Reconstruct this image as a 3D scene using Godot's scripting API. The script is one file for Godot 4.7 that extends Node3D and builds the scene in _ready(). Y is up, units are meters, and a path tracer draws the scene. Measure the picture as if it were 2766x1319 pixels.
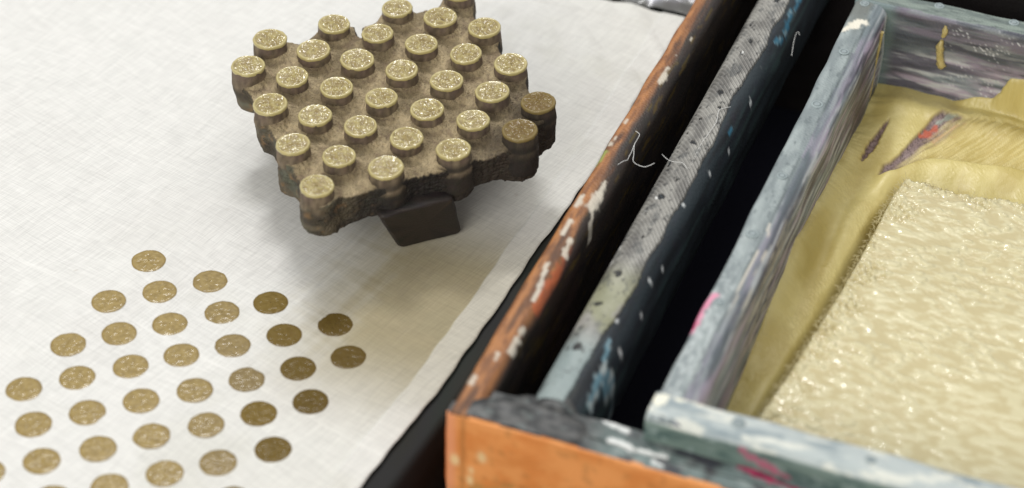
extends Node3D
# A hand-printing bench: a carved block resting on printed cloth beside an orange crate that holds a tray of gold paste.
# Frame of the crate: x = t (to the right along its near wall), y up, z = -s (s runs away from the camera along its left wall). Millimetres in the helpers below.

const MM := 0.001
const CORNER := Vector3(-0.02244, 0.0, 0.14582)   # the crate's near left corner, on the level of the cloth
const TURN := -20.4

var rng := RandomNumberGenerator.new()
var na: FastNoiseLite      # smooth
var nb: FastNoiseLite      # several octaves
var nr: FastNoiseLite      # ridges
var mats := {}


func _ready() -> void:
	rng.seed = 7
	na = noise(11, FastNoiseLite.TYPE_SIMPLEX_SMOOTH, 1)
	nb = noise(23, FastNoiseLite.TYPE_SIMPLEX_SMOOTH, 4)
	nr = noise(37, FastNoiseLite.TYPE_SIMPLEX, 3)
	nr.fractal_type = FastNoiseLite.FRACTAL_RIDGED
	camera_and_light()
	materials()
	table()
	cloth()
	crate()
	canvas_frame()
	tray_frame()
	paste_bed()
	felt_pad()
	printing_block()
	threads()


# ------------------------------------------------------------------ camera, light, exposure
func camera_and_light() -> void:
	var cam := Camera3D.new()
	cam.name = "camera"
	cam.transform = Transform3D(Basis(Vector3(0.99976, 0.01692, -0.01371), Vector3(-0.02177, 0.77666, -0.62954), Vector3(0.0, 0.62969, 0.77685)).orthonormalized(), Vector3(0.0, 0.61606, 0.76003))
	cam.fov = 11.944
	cam.near = 0.05
	cam.far = 20.0
	var at := CameraAttributesPhysical.new()
	at.frustum_focal_length = 114.71
	at.frustum_focus_distance = 0.99
	at.frustum_near = 0.05
	at.frustum_far = 20.0
	at.exposure_aperture = 8.0
	cam.attributes = at
	add_child(cam)
	cam.current = true

	var e := Environment.new()
	e.background_mode = Environment.BG_COLOR
	e.background_color = Color(0.50, 0.50, 0.50).linear_to_srgb()
	e.tonemap_mode = Environment.TONE_MAPPER_LINEAR
	e.tonemap_exposure = 1.0
	e.sdfgi_enabled = true
	e.ssao_enabled = true
	e.ssil_enabled = true
	var w := WorldEnvironment.new()
	w.name = "world"
	w.environment = e
	add_child(w)

	window_light("window_light", Vector3(0.12, 1.70, -0.75), Vector3(0, 0, 0), Vector2(1.3, 0.9), 0.82, Color(1.0, 0.995, 0.975))
	window_light("front_window_light", Vector3(-0.70, 0.95, 1.45), Vector3(0, 0, 0.05), Vector2(1.0, 0.8), 1.75, Color(1.0, 0.99, 0.96))
	window_light("far_window_light", Vector3(-0.3, 1.60, -1.0), Vector3(0, 0, 0), Vector2(0.42, 0.24), 1.3, Color(1.0, 1.0, 1.0))


func window_light(called: String, at: Vector3, to: Vector3, size: Vector2, energy: float, c: Color) -> void:
	var l := AreaLight3D.new()
	l.name = called
	l.area_size = size
	l.light_energy = energy
	l.light_color = c
	l.area_normalize_energy = true
	l.area_range = 8.0
	l.area_attenuation = 2.0
	l.shadow_enabled = true
	add_child(l)
	l.look_at_from_position(at, to, Vector3.UP)


# ------------------------------------------------------------------ small helpers
func noise(s: int, type: int, octaves: int) -> FastNoiseLite:
	var n := FastNoiseLite.new()
	n.seed = s
	n.noise_type = type
	n.frequency = 1.0
	if octaves > 1:
		n.fractal_type = FastNoiseLite.FRACTAL_FBM
		n.fractal_octaves = octaves
	else:
		n.fractal_type = FastNoiseLite.FRACTAL_NONE
	return n


func px(r: float, g: float, b: float, k := 1.0) -> Color:   # an sRGB 0..255 reading as a linear base colour
	var c := Color(r / 255.0, g / 255.0, b / 255.0).srgb_to_linear()
	return Color(c.r * k, c.g * k, c.b * k)


func ss(a: float, b: float, x: float) -> float:
	return smoothstep(a, b, x)


func std(rough: float, vertex := true, c := Color(1, 1, 1)) -> StandardMaterial3D:
	var m := StandardMaterial3D.new()
	m.roughness = rough
	m.albedo_color = c
	m.vertex_color_use_as_albedo = vertex
	return m


func height_tex(s: int, freq: float, octaves: int, ridged := false, size := 512) -> NoiseTexture2D:
	var n := noise(s, FastNoiseLite.TYPE_SIMPLEX_SMOOTH, octaves)
	n.frequency = freq
	if ridged:
		n.fractal_type = FastNoiseLite.FRACTAL_RIDGED
	var t := NoiseTexture2D.new()
	t.width = size
	t.height = size
	t.seamless = true
	t.noise = n
	return t


# Thread after thread of a woven cloth, as slubs drawn out along one direction: small noise, stretched.
func thread_tex(along: bool, s: int, low: float) -> ImageTexture:
	var n := noise(s, FastNoiseLite.TYPE_SIMPLEX_SMOOTH, 2)
	n.frequency = 0.34
	n.fractal_gain = 0.7
	var im := n.get_seamless_image(72, 2048)
	var data := im.get_data()
	for k in data.size():
		var f := data[k] / 255.0
		data[k] = int(255.0 * lerpf(low, 1.0, ss(0.12, 0.75, f)))
	im = Image.create_from_data(72, 2048, false, Image.FORMAT_L8, data)
	im.resize(2048, 2048, Image.INTERPOLATE_CUBIC)
	if not along:
		im.rotate_90(CLOCKWISE)
	im.convert(Image.FORMAT_RGB8)
	return ImageTexture.create_from_image(im)


func relief(m: StandardMaterial3D, t: Texture2D, tile_mm: float, depth_mm: float) -> void:
	m.heightmap_enabled = true
	m.heightmap_texture = t
	m.heightmap_scale = depth_mm * 0.1
	m.uv1_triplanar = true
	var k := 1000.0 / tile_mm
	m.uv1_scale = Vector3(k, k, k)


func materials() -> void:
	var grain := height_tex(3, 0.02, 4)
	var fine := height_tex(5, 0.05, 3)
	mats.cloth = std(0.95)
	mats.cloth.albedo_texture = thread_tex(true, 61, 0.925)
	mats.cloth.detail_enabled = true
	mats.cloth.detail_albedo = thread_tex(false, 62, 0.93)
	mats.cloth.detail_blend_mode = BaseMaterial3D.BLEND_MODE_MUL
	mats.cloth.detail_uv_layer = BaseMaterial3D.DETAIL_UV_1
	mats.plastic = std(0.8)
	mats.block = std(0.78)
	relief(mats.block, grain, 20.0, 1.6)
	mats.pin = std(0.7)
	relief(mats.pin, fine, 14.0, 0.4)
	mats.handle = std(0.6)
	relief(mats.handle, fine, 30.0, 0.2)
	mats.cap = std(0.5)
	mats.cap.clearcoat_enabled = true
	mats.cap.clearcoat = 0.9
	mats.cap.clearcoat_roughness = 0.1
	mats.dark_cap = std(0.5)
	mats.dark_cap.metallic_specular = 0.3
	mats.dark_cap.clearcoat_enabled = true
	mats.dark_cap.clearcoat = 0.3
	mats.dark_cap.clearcoat_roughness = 0.12
	mats.dot = std(0.55)
	mats.dot.clearcoat_enabled = true
	mats.dot.clearcoat = 0.22
	mats.dot.clearcoat_roughness = 0.12
	mats.shaded_dot = std(0.7)  # duller copy for the dots that carry painted shade
	mats.shaded_dot.metallic_specular = 0.3
	mats.shaded_dot.clearcoat_enabled = true
	mats.shaded_dot.clearcoat = 0.08
	mats.shaded_dot.clearcoat_roughness = 0.12
	mats.crate = std(0.55)
	relief(mats.crate, fine, 40.0, 0.25)
	mats.rail = std(0.6)
	relief(mats.rail, fine, 40.0, 0.2)
	mats.canvas = std(0.5)
	mats.black = std(1.0)
	mats.black.specular_mode = BaseMaterial3D.SPECULAR_DISABLED
	mats.tray = std(0.5)
	relief(mats.tray, fine, 40.0, 0.2)
	mats.paste = std(0.42)
	mats.paste.clearcoat_enabled = true
	mats.paste.clearcoat = 0.25
	mats.paste.clearcoat_roughness = 0.3
	relief(mats.paste, fine, 24.0, 0.12)
	mats.wet = std(0.8)
	mats.wet.metallic_specular = 0.3
	mats.wet.clearcoat_enabled = true
	mats.wet.clearcoat = 1.0
	mats.wet.clearcoat_roughness = 0.13
	mats.sheet = std(0.25)
	mats.thread = std(0.8, false, Color(0.8, 0.8, 0.78).linear_to_srgb())
	mats.nail = std(0.45)
	mats.splash = std(0.45)


func base(called: String, label: String, category: String, at := Vector3.ZERO, group := "") -> Node3D:
	var o := Node3D.new()
	o.name = called
	add_child(o, true)
	o.position = at
	o.set_meta("label", label)
	o.set_meta("category", category)
	if group:
		o.set_meta("group", group)
	return o


func in_crate(called: String, label: String, category: String) -> Node3D:
	var o := base(called, label, category, CORNER)
	o.rotation_degrees.y = TURN
	return o


func part(called: String, mesh: Mesh, m: Material, parent: Node, label := "") -> MeshInstance3D:
	var o := MeshInstance3D.new()
	o.name = called
	o.mesh = mesh
	o.material_override = m
	parent.add_child(o, true)
	if label:
		o.set_meta("label", label)
	return o


func to_mesh(v: PackedVector3Array, n: PackedVector3Array, c: PackedColorArray, ix: PackedInt32Array, uv := PackedVector2Array()) -> ArrayMesh:
	var a := []
	a.resize(Mesh.ARRAY_MAX)
	a[Mesh.ARRAY_VERTEX] = v
	a[Mesh.ARRAY_NORMAL] = n
	a[Mesh.ARRAY_COLOR] = c
	a[Mesh.ARRAY_INDEX] = ix
	if uv.size() == v.size():
		a[Mesh.ARRAY_TEX_UV] = uv
	var m := ArrayMesh.new()
	m.add_surface_from_arrays(Mesh.PRIMITIVE_TRIANGLES, a)
	return m


# A grid of points (nu x nv, row after row), optionally closed round in u or v and capped at the ends of v. Normals smooth; faces turned outward (or towards «up»).
func grid(nu: int, nv: int, v: PackedVector3Array, c: PackedColorArray, wrap_u := false, caps := false, up := Vector3.ZERO, uv := PackedVector2Array()) -> ArrayMesh:
	var n := PackedVector3Array()
	n.resize(nu * nv)
	var mid := Vector3.ZERO
	for p in v:
		mid += p
	mid /= v.size()
	var sum := 0.0
	for j in nv:
		var j0 := maxi(j - 1, 0) * nu
		var j1 := mini(j + 1, nv - 1) * nu
		for i in nu:
			var i0 := i - 1
			var i1 := i + 1
			if wrap_u:
				i0 = (i0 + nu) % nu
				i1 = i1 % nu
			else:
				i0 = maxi(i0, 0)
				i1 = mini(i1, nu - 1)
			var k := (v[j1 + i] - v[j0 + i]).cross(v[j * nu + i1] - v[j * nu + i0])
			if up == Vector3.ZERO:
				var out := v[j * nu + i] - mid
				sum += k.dot(out - (out.dot(v[(nv - 1) * nu] - v[0]) / maxf((v[(nv - 1) * nu] - v[0]).length_squared(), 1e-12)) * (v[(nv - 1) * nu] - v[0]))
			else:
				sum += k.dot(up)
			n[j * nu + i] = k.normalized()
	var flip := sum < 0.0
	if flip:
		for k in n.size():
			n[k] = -n[k]
	var ix := PackedInt32Array()
	var w := nu if wrap_u else nu - 1
	ix.resize(w * (nv - 1) * 6)
	var at := 0
	for j in nv - 1:
		for i in w:
			var a := j * nu + i
			var b := j * nu + (i + 1) % nu
			var d := a + nu
			var e := b + nu
			if flip:
				ix[at] = a; ix[at + 1] = d; ix[at + 2] = b; ix[at + 3] = b; ix[at + 4] = d; ix[at + 5] = e
			else:
				ix[at] = a; ix[at + 1] = b; ix[at + 2] = d; ix[at + 3] = b; ix[at + 4] = e; ix[at + 5] = d
			at += 6
	if caps:
		for j in [0, nv - 1]:
			var first := v.size()
			var m := Vector3.ZERO
			for i in nu:
				m += v[j * nu + i]
			m /= nu
			var other := v[(nv - 1 - j) * nu]
			var normal := Vector3.ZERO
			for i in nu:
				normal += (v[j * nu + i] - m).cross(v[j * nu + (i + 1) % nu] - m)
			normal = normal.normalized()
			if normal.dot(m - other) < 0:
				normal = -normal
			for i in nu:
				v.append(v[j * nu + i])
				n.append(normal)
				c.append(c[j * nu + i])
			v.append(m)
			n.append(normal)
			c.append(c[j * nu])
			for i in nu:
				var p := first + i
				var q := first + (i + 1) % nu
				var face := (v[first + nu] - v[p]).cross(v[q] - v[p])
				if face.dot(normal) > 0:
					ix.append_array([p, q, first + nu])
				else:
					ix.append_array([p, first + nu, q])
	return to_mesh(v, n, c, ix, uv)


# A rounded rectangle as (across, up) points, corner radii: low0, high0, high1, low1 going round; sides subdivided to «step».
func profile(x0: float, x1: float, y0: float, y1: float, r_out: float, r_in: float, step: float) -> PackedVector2Array:
	var out := PackedVector2Array()
	var corners := [[Vector2(x0 + r_out, y1 - r_out), r_out, 180.0], [Vector2(x1 - r_in, y1 - r_in), r_in, 90.0]]
	out.append(Vector2(x0, y0))
	var k := int(maxf(1, (y1 - r_out - y0) / step))
	for i in range(1, k):
		out.append(Vector2(x0, lerpf(y0, y1 - r_out, float(i) / k)))
	for cr in corners:
		var m := maxi(3, int(cr[1] * 1.6 / step))
		for i in m + 1:
			var a := deg_to_rad(cr[2] - 90.0 * i / m)
			out.append(cr[0] + Vector2(cos(a), sin(a)) * float(cr[1]))
		if cr[2] == 180.0:
			var q := int(maxf(1, (x1 - r_in - x0 - r_out) / step))
			for i in range(1, q):
				out.append(Vector2(lerpf(x0 + r_out, x1 - r_in, float(i) / q), y1))
	k = int(maxf(1, (y1 - r_in - y0) / step))
	for i in range(1, k + 1):
		out.append(Vector2(x1, lerpf(y1 - r_in, y0, float(i) / k)))
	return out


# A beam in the crate's frame: profile swept along s (along_s) or t. rough: millimetres of unevenness. paint(s, t, y) gives the base colour.
func beam(prof: PackedVector2Array, a0: float, a1: float, step: float, along_s: bool, rough: float, paint: Callable) -> ArrayMesh:
	var nu := prof.size()
	var nv := int((a1 - a0) / step) + 1
	var v := PackedVector3Array()
	var c := PackedColorArray()
	v.resize(nu * nv)
	c.resize(nu * nv)
	for j in nv:
		var a := lerpf(a0, a1, float(j) / (nv - 1))
		for i in nu:
			var p := prof[i]
			var w := nb.get_noise_3d(a * 0.02, p.x * 0.09, p.y * 0.09) * rough
			var q := Vector3(p.x, p.y, -a) if along_s else Vector3(a, p.y, -p.x)
			q.y += w if p.y > -10 else 0.0
			if along_s:
				q.x += na.get_noise_2d(a * 0.03, p.y * 0.06 + 9.0) * rough
			else:
				q.z += na.get_noise_2d(a * 0.03, p.y * 0.06 + 19.0) * rough
			v[j * nu + i] = q * MM
			c[j * nu + i] = paint.call(-q.z, q.x, q.y)
	return grid(nu, nv, v, c, true, true)


# How far (s, t) lies inside a splash of paint, 0..1: [s0, t0, s1, t1, half width]
func splat(p: Array, s: float, t: float) -> float:
	var r: float = p[4] * 0.9
	if s < minf(p[0], p[2]) - 2 * r or s > maxf(p[0], p[2]) + 2 * r:
		return 0.0
	var a := Vector2(p[0], p[1])
	var d := Vector2(p[2], p[3]) - a
	var k := clampf((Vector2(s, t) - a).dot(d) / maxf(d.length_squared(), 0.001), 0.0, 1.0)
	var l := Vector2(s, t).distance_to(a + d * k) + na.get_noise_2d(s * 0.16 + 40.0, t * 0.3) * r * 0.6
	return 1.0 - ss(r * 0.6, r * 1.15, l)


# ------------------------------------------------------------------ the table and what lies round it
func table() -> void:
	# edge of the table beside the crate, as t for each s
	var v := PackedVector3Array()
	var c := PackedColorArray()
	var prof := [Vector2(-620, -1.6), Vector2(-300, -1.6), Vector2(-40, -1.6), Vector2(-8, -1.6), Vector2(-3, -1.9), Vector2(-1, -2.8), Vector2(0, -5), Vector2(0.3, -12), Vector2(0, -40), Vector2(-620, -40)]
	var nv := 60
	for j in nv:
		var s := lerpf(-330, 760, float(j) / (nv - 1))
		for p: Vector2 in prof:
			var t := p.x + table_edge(s) if p.x > -600 else p.x
			v.append(Vector3(t, p.y, -s) * MM)
			c.append(px(27, 28, 25).lerp(px(21, 22, 20), na.get_noise_2d(s * 0.02, p.x * 0.05)))
	var top := part("table_top", grid(prof.size(), nv, v, c, true, true), mats.plastic, self)
	top.position = CORNER
	top.rotation_degrees.y = TURN
	top.set_meta("kind", "structure")
	top.set_meta("label", "black covered table top under the white cloth")
	top.set_meta("category", "table")

	var shelf := MeshInstance3D.new()
	var bm := BoxMesh.new()
	bm.size = Vector3(1.6, 0.03, 1.6)
	shelf.mesh = bm
	shelf.name = "floor"
	shelf.material_override = std(0.6, false, Color(0.006, 0.006, 0.007).linear_to_srgb())
	shelf.position = Vector3(0.2, -0.0951, -0.1)
	add_child(shelf)
	shelf.set_meta("kind", "structure")
	shelf.set_meta("label", "dark surface below the table, under the orange crate")
	shelf.set_meta("category", "floor")

	# the stained grey plastic sheet beyond the far edge of the cloth
	v = PackedVector3Array()
	c = PackedColorArray()
	var nu := 130
	nv = 60
	for j in nv:
		var s := lerpf(337.0, 480.0, float(j) / (nv - 1))
		for i in nu:
			var t := lerpf(-230.0, -6.0, float(i) / (nu - 1))
			var h := 3.0 + 4.0 * nb.get_noise_2d(t * 0.02, s * 0.03) + 5.0 * ss(342, 362, s)
			h *= ss(336.0, 341.0, s) * 0.9 + 0.1
			h += 2.0 * absf(na.get_noise_2d(t * 0.05 + 5.0, s * 0.05))
			v.append(Vector3(t, maxf(h, -0.2), -s) * MM)
			var k := nb.get_noise_2d(t * 0.045, s * 0.06)
			var col := px(150, 148, 158).lerp(px(225, 225, 236), ss(-0.25, 0.3, k))
			col = col.lerp(px(70, 72, 68), 0.7 * ss(0.1, 0.4, nb.get_noise_2d(t * 0.03 + 70, s * 0.05)))
			col = col.lerp(px(84, 84, 76), 0.8 * (1 - ss(340, 346, s + 4 * na.get_noise_2d(t * 0.08, 3.0))))  # shadow band along the cloth edge, painted into the sheet colour
			c.append(col)
	var sh := part("plastic_sheet", grid(nu, nv, v, c, false, false, Vector3.UP), mats.sheet, self)
	sh.position = CORNER
	sh.rotation_degrees.y = TURN
	sh.set_meta("label", "crumpled grey paint-stained plastic sheet beyond the far edge of the cloth")
	sh.set_meta("category", "plastic sheet")


func table_edge(s: float) -> float:
	return -12.5 - 7.2 * exp(-(s + 7.0) / 55.0) if s > -7 else -19.7 + (s + 7.0) * 0.12


func hem(s: float) -> float:   # the cloth's right edge, as t
	var pts := [Vector2(-140, -52), Vector2(-60, -37), Vector2(-11, -30.1), Vector2(17, -27.1), Vector2(47, -23.5), Vector2(76, -22), Vector2(100, -20.7), Vector2(120, -20), Vector2(153, -18.5), Vector2(182, -16.5), Vector2(206, -15.2), Vector2(340, -15)]
	for k in pts.size() - 1:
		if s <= pts[k + 1].x:
			var f: float = clampf((s - pts[k].x) / (pts[k + 1].x - pts[k].x), 0.0, 1.0)
			return lerpf(pts[k].y, pts[k + 1].y, f) + 0.5 * na.get_noise_1d(s * 0.06)
	return -15.0


func cloth_height(s: float, t: float) -> float:   # millimetres above the table
	var h := 0.45 * na.get_noise_2d(s * 0.012, t * 0.012)
	var q := (s * 0.55 + t * 0.83)
	h += 2.2 * ss(215, 300, s) * ss(-120, -40, t) * maxf(0.0, na.get_noise_2d(q * 0.05, (s * 0.83 - t * 0.55) * 0.01))
	return h


func cloth() -> void:
	var o := in_crate("printed_cloth", "white woven cloth printed with gold dots, lying on the table under the block", "cloth")
	var nu := 420
	var nv := 400
	var v := PackedVector3Array()
	var c := PackedColorArray()
	v.resize(nu * nv)
	c.resize(nu * nv)
	var cw := cos(deg_to_rad(15.0))
	var sw := sin(deg_to_rad(15.0))
	var uv := PackedVector2Array()
	uv.resize(nu * nv)
	for j in nv:
		var s := lerpf(-95.0, 335.0, float(j) / (nv - 1))
		var edge := hem(s)
		for i in nu:
			var u := float(i) / (nu - 1)
			var back := 470.0 * (0.35 * u + 0.65 * u * u)
			var t := edge - back
			# threads run along a and b, bending a little
			var a := s * cw + t * sw + 2.5 * na.get_noise_2d(s * 0.01, t * 0.01)
			var b := -s * sw + t * cw + 2.5 * na.get_noise_2d(s * 0.01 + 40, t * 0.01)
			uv[j * nu + i] = Vector2(a, b) / 420.0
			var th := na.get_noise_2d(a * 0.012, b * 0.16) * 0.6 + na.get_noise_2d(a * 0.16, b * 0.012) * 0.5
			var hy := cloth_height(s, t)
			# the double hem
			var band := 1.0 - ss(11.2, 12.2, back)
			hy += 0.55 * band * ss(-0.1, 0.6, back)
			var far := ss(322.0, 323.0, s)
			hy += 0.5 * far
			v[j * nu + i] = Vector3(t, hy, -s) * MM
			var col := Color(0.79, 0.782, 0.752)
			# near its edge the single layer lies on the bare black table and lets it show through; the doubled hem does not
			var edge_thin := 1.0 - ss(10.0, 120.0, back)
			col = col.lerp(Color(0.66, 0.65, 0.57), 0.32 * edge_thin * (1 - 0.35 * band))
			col = col * (1.05 + 0.035 * th)
			# faint old stains
			var st := nb.get_noise_2d(s * 0.011 + 7.0, t * 0.011)
			col = col.lerp(Color(0.73, 0.71, 0.68), 0.3 * ss(0.08, 0.45, st) * ss(330, 90, back))
			st = nb.get_noise_2d(s * 0.016 + 70.0, t * 0.016)
			col = col.lerp(Color(0.60, 0.59, 0.50), 0.25 * ss(0.1, 0.5, st) * ss(200, 20, back))
			var thin := ss(-112.0, -62.0, t + 8 * th) * ss(2.0, 72.0, s) * (1.0 - ss(118.0, 172.0, s))  # soft shade by the block painted into the cloth, besides the table showing through
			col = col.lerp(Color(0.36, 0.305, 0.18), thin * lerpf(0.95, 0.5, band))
			for q in [Vector3(212, -118, 1.2), Vector3(214, -114, 0.8), Vector3(228, -100, 0.7), Vector3(60, -190, 0.7), Vector3(176, -40, 0.8), Vector3(120, -150, 0.6)]:
				col = col.lerp(Color(0.5, 0.44, 0.38), 0.55 * (1.0 - ss(0.3, 1.4, Vector2(s - q.x, t - q.y).length() / q.z)))
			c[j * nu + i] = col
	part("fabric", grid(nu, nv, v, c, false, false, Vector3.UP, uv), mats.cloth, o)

	# the printed dots, in the cloth's frame
	var spots: Array[Vector2] = []
	for k in 8:
		for i in 4:
			spots.append(Vector2((k + 1) / 2 + i, k / 2 - i))
	for q in [Vector2(5, 3), Vector2(6, 2), Vector2(5, 4), Vector2(6, 3)]:
		spots.append(q)
	var inv := o.transform.affine_inverse()
	for k in spots.size():
		var w := Vector3(-0.15027, 0, 0.01602) + spots[k].x * Vector3(0.007024, 0, 0.019578) + spots[k].y * Vector3(-0.019578, 0, 0.007024)
		w += Vector3(rng.randf_range(-1, 1), 0, rng.randf_range(-1, 1)) * 0.0004
		var l: Vector3 = inv * w
		l.y = cloth_height(-l.z / MM, l.x / MM) * MM + 0.0001
		var d := part("printed_dot", dot_mesh(k, 0.9 * pow(ss(-0.142, -0.070, w.x), 1.2)), mats.dot if w.x < -0.098 else mats.shaded_dot, o)
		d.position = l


func dot_mesh(k: int, dot_shade: float) -> ArrayMesh:
	var nu := 80
	var nv := 18
	var v := PackedVector3Array()
	var c := PackedColorArray()
	var off := k * 31.7
	var thick := rng.randf_range(0.75, 1.1)
	var uneven := rng.randf_range(0.08, 0.2)
	var bite := rng.randf_range(0.0, TAU)
	var bitten := 0.7 if k % 11 == 3 else 0.0
	for j in nv:
		var f := float(j) / (nv - 1)
		for i in nu:
			var a := TAU * i / nu
			var edge := 7.1 - bitten * ss(0.45, 0.1, absf(angle_difference(a, bite))) * (1.0 + 0.5 * na.get_noise_1d(a * 9.0)) + uneven * na.get_noise_2d(cos(a) * 1.6 + off, sin(a) * 1.6) + 0.04 * na.get_noise_2d(cos(a) * 9 + off, sin(a) * 9)
			var r := edge * f
			var x := cos(a) * r
			var z := sin(a) * r
			var lump := na.get_noise_2d(x * 0.34 + off, z * 0.34) * 0.7 + 0.5 * na.get_noise_2d(x * 0.75 + off, z * 0.75 + 9.0)
			var h := (0.18 + thick * 0.13 * lump) * (1.0 - ss(0.84, 1.0, f))
			if j == nv - 1:
				h = -0.05
			v.append(Vector3(x, h, z) * MM)
			var col := px(154, 131, 70).lerp(px(134, 111, 50), ss(-0.4, 0.6, nb.get_noise_2d(x * 0.3 + off, z * 0.3)))
			col = col.lerp(px(112, 88, 40), 0.35 * ss(0.88, 0.98, f))
			c.append(col.lerp(px(84, 66, 24), dot_shade))  # soft shade over the right-hand dots, painted into their colour
	return grid(nu, nv, v, c, true, false, Vector3.UP)


# ------------------------------------------------------------------ the orange crate
const WHITES := [[225, 6.7, 236, 6.0, 1.6], [192, 1.6, 195, 1.8, 0.9], [175, 1.0, 181, 1.4, 0.9], [140, 8.7, 150, 7.8, 1.2], [132, 8.5, 141, 8.2, 2.3], [118, 12.4, 133, 9.0, 0.8], [131, 2.8, 137, 2.6, 1.6], [112, 3.6, 121, 3.4, 1.2], [100, 8.7, 110, 7.7, 1.4],
	[70, 7.4, 93, 4.6, 1.1], [39, 9.6, 47, 9.6, 1.4], [47, 9.2, 54, 9.3, 0.9], [17, 2.4, 21, 2.2, 1.3], [33, 6.0, 36, 6.0, 0.9], [246, 6, 248, 6, 0.5], [262, 8.4, 264, 8.3, 0.5]]


func rim_paint(s: float, t: float, y: float) -> Color:
	var k := nb.get_noise_3d(s * 0.018, t * 0.16, y * 0.1)
	var k2 := nb.get_noise_3d(s * 0.06 + 30, t * 0.35, y * 0.3)
	var col := px(174, 116, 66).lerp(px(126, 80, 44), ss(-0.35, 0.35, k2))
	col = col.lerp(px(70, 45, 30), 0.75 * ss(0.0, 0.42, k + 0.15 * k2))
	col = col.lerp(px(180, 90, 48), 0.8 * splat([66, 10.0, 108, 10.5, 2.6], s, t))
	var inner := 5.8 + 4.6 * ss(210, 30, s) + 3.2 * k + 1.5 * k2
	var black := ss(inner - 1.5, inner + 2.0, t - 0.25 * minf(0.0, y - 40.0))
	col = col.lerp(px(38, 36, 35), black * 0.96)
	col = col.lerp(px(96, 78, 30), 0.7 * black * ss(0.28, 0.42, nb.get_noise_3d(s * 0.03 + 100, t * 0.5, y * 0.25)) * ss(14, 11, t))
	if t < 1.0 and y < 37:
		col = px(206, 110, 52).lerp(px(120, 84, 50), ss(10, 60, s))
	if y > 30:
		for p in WHITES:
			var f := splat(p, s, t)
			if f > 0:
				col = col.lerp(px(210, 202, 186), 0.85 * f)
		col = col.lerp(px(150, 160, 80), splat([160, 0.6, 170, 1.0, 1.3], s, t))
	return col


func orange_paint(s: float, t: float, y: float) -> Color:
	var k := nb.get_noise_2d(t * 0.03, y * 0.04)
	var k2 := nb.get_noise_2d(t * 0.12 + 50, y * 0.15)
	var col := px(240, 160, 92).lerp(px(228, 142, 74), ss(-0.3, 0.4, k + 0.4 * k2))
	var low := ss(18.0, 4.0, y + 14 * k2 + 0.12 * t)
	col = col.lerp(px(186, 140, 78), 0.75 * low * ss(-0.25, 0.25, k))
	col = col.lerp(px(150, 104, 56), 0.3 * ss(0.25, 0.45, nb.get_noise_2d(t * 0.1 + 9, y * 0.1 + 40)))
	var seam := exp(-pow((t - 6.5 - 0.5 * k2) / 0.9, 2.0))
	col = col.lerp(px(150, 100, 50), 0.55 * seam)
	col = col.lerp(px(240, 160, 116), 0.8 * ss(5.0, 2.0, t))
	for q in [Vector3(3.4, 17, 2.0), Vector3(14, 22, 2.0), Vector3(9.5, 9, 1.6), Vector3(10, 14, 1.2)]:
		col = col.lerp(px(244, 205, 150), 1.0 - ss(0.5, 1.2, Vector2((t - q.x) / q.z, (y - q.y) / (q.z * 1.6)).length()))
	if s > 0.9 and y > 38.4:
		col = bar_paint(s, t, y)
	return col


func crate() -> void:
	var o := in_crate("paint_crate", "orange-painted wooden crate with a worn, paint-splashed rim beside the cloth", "crate")
	part("left_wall", beam(profile(0, 11.5, -78, 40, 2.2, 4.5, 0.9), 0.3, 392, 1.0, true, 0.5, rim_paint), mats.crate, o, "long worn wall with white splashes on its dark rim")
	part("front_wall", beam(profile(0, 8, -78, 39.6, 0.9, 2.0, 1.2), 0.2, 440, 1.1, false, 0.35, orange_paint), mats.crate, o, "bright orange front wall")
	part("right_wall", beam(profile(440, 452, -78, 40, 2, 4, 4), 0, 392, 6, true, 0.5, func(_s, _t, _y): return px(120, 76, 40)), mats.crate, o)
	part("back_wall", beam(profile(380, 392, -78, 40, 4, 2, 4), 11.6, 440, 6, false, 0.5, func(_s, _t, _y): return px(30, 27, 25)), mats.crate, o)
	part("bottom_board", beam(profile(8, 380, -77, -70, 1, 1, 60), 11.5, 440, 60, false, 0.0, func(_s, _t, _y): return px(34, 37, 43)), mats.black, o)


# ------------------------------------------------------------------ the canvas-wrapped frame inside the crate
func bar_paint(s: float, t: float, y: float) -> Color:
	var k := nb.get_noise_3d(s * 0.05, t * 0.05, y * 0.05)
	var k2 := nb.get_noise_3d(s * 0.2 + 20, t * 0.14, y * 0.2)
	var col := px(62, 66, 66).lerp(px(92, 92, 92), ss(-0.3, 0.35, k2))
	col = col.lerp(px(40, 42, 44), ss(0.1, 0.4, k))
	var right := ss(46.0, 66.0, t)
	col = col.lerp(px(104, 120, 118).lerp(px(140, 152, 150), ss(0.0, 0.4, k2)), right * ss(0.3, -0.15, k))
	col = col.lerp(px(56, 58, 66), right * ss(0.1, 0.35, k))
	for p in [[17.6, 55, 16.0, 64, 1.5], [9.5, 60, 7.4, 69, 1.9], [7.4, 69, 8.6, 80, 1.4], [4, 77, 3.6, 80, 1.0]]:
		col = col.lerp(px(228, 230, 228), splat(p, s, t))
	for p in [[14.0, 107, 13.0, 114, 1.9], [12.4, 112, 10.8, 121, 1.6], [11, 122, 9, 136, 0.9], [9, 136, 7, 146, 0.8]]:
		col = col.lerp(px(190, 62, 104).lerp(px(150, 40, 80), ss(-0.2, 0.3, k2)), splat(p, s, t))
	return col


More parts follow.
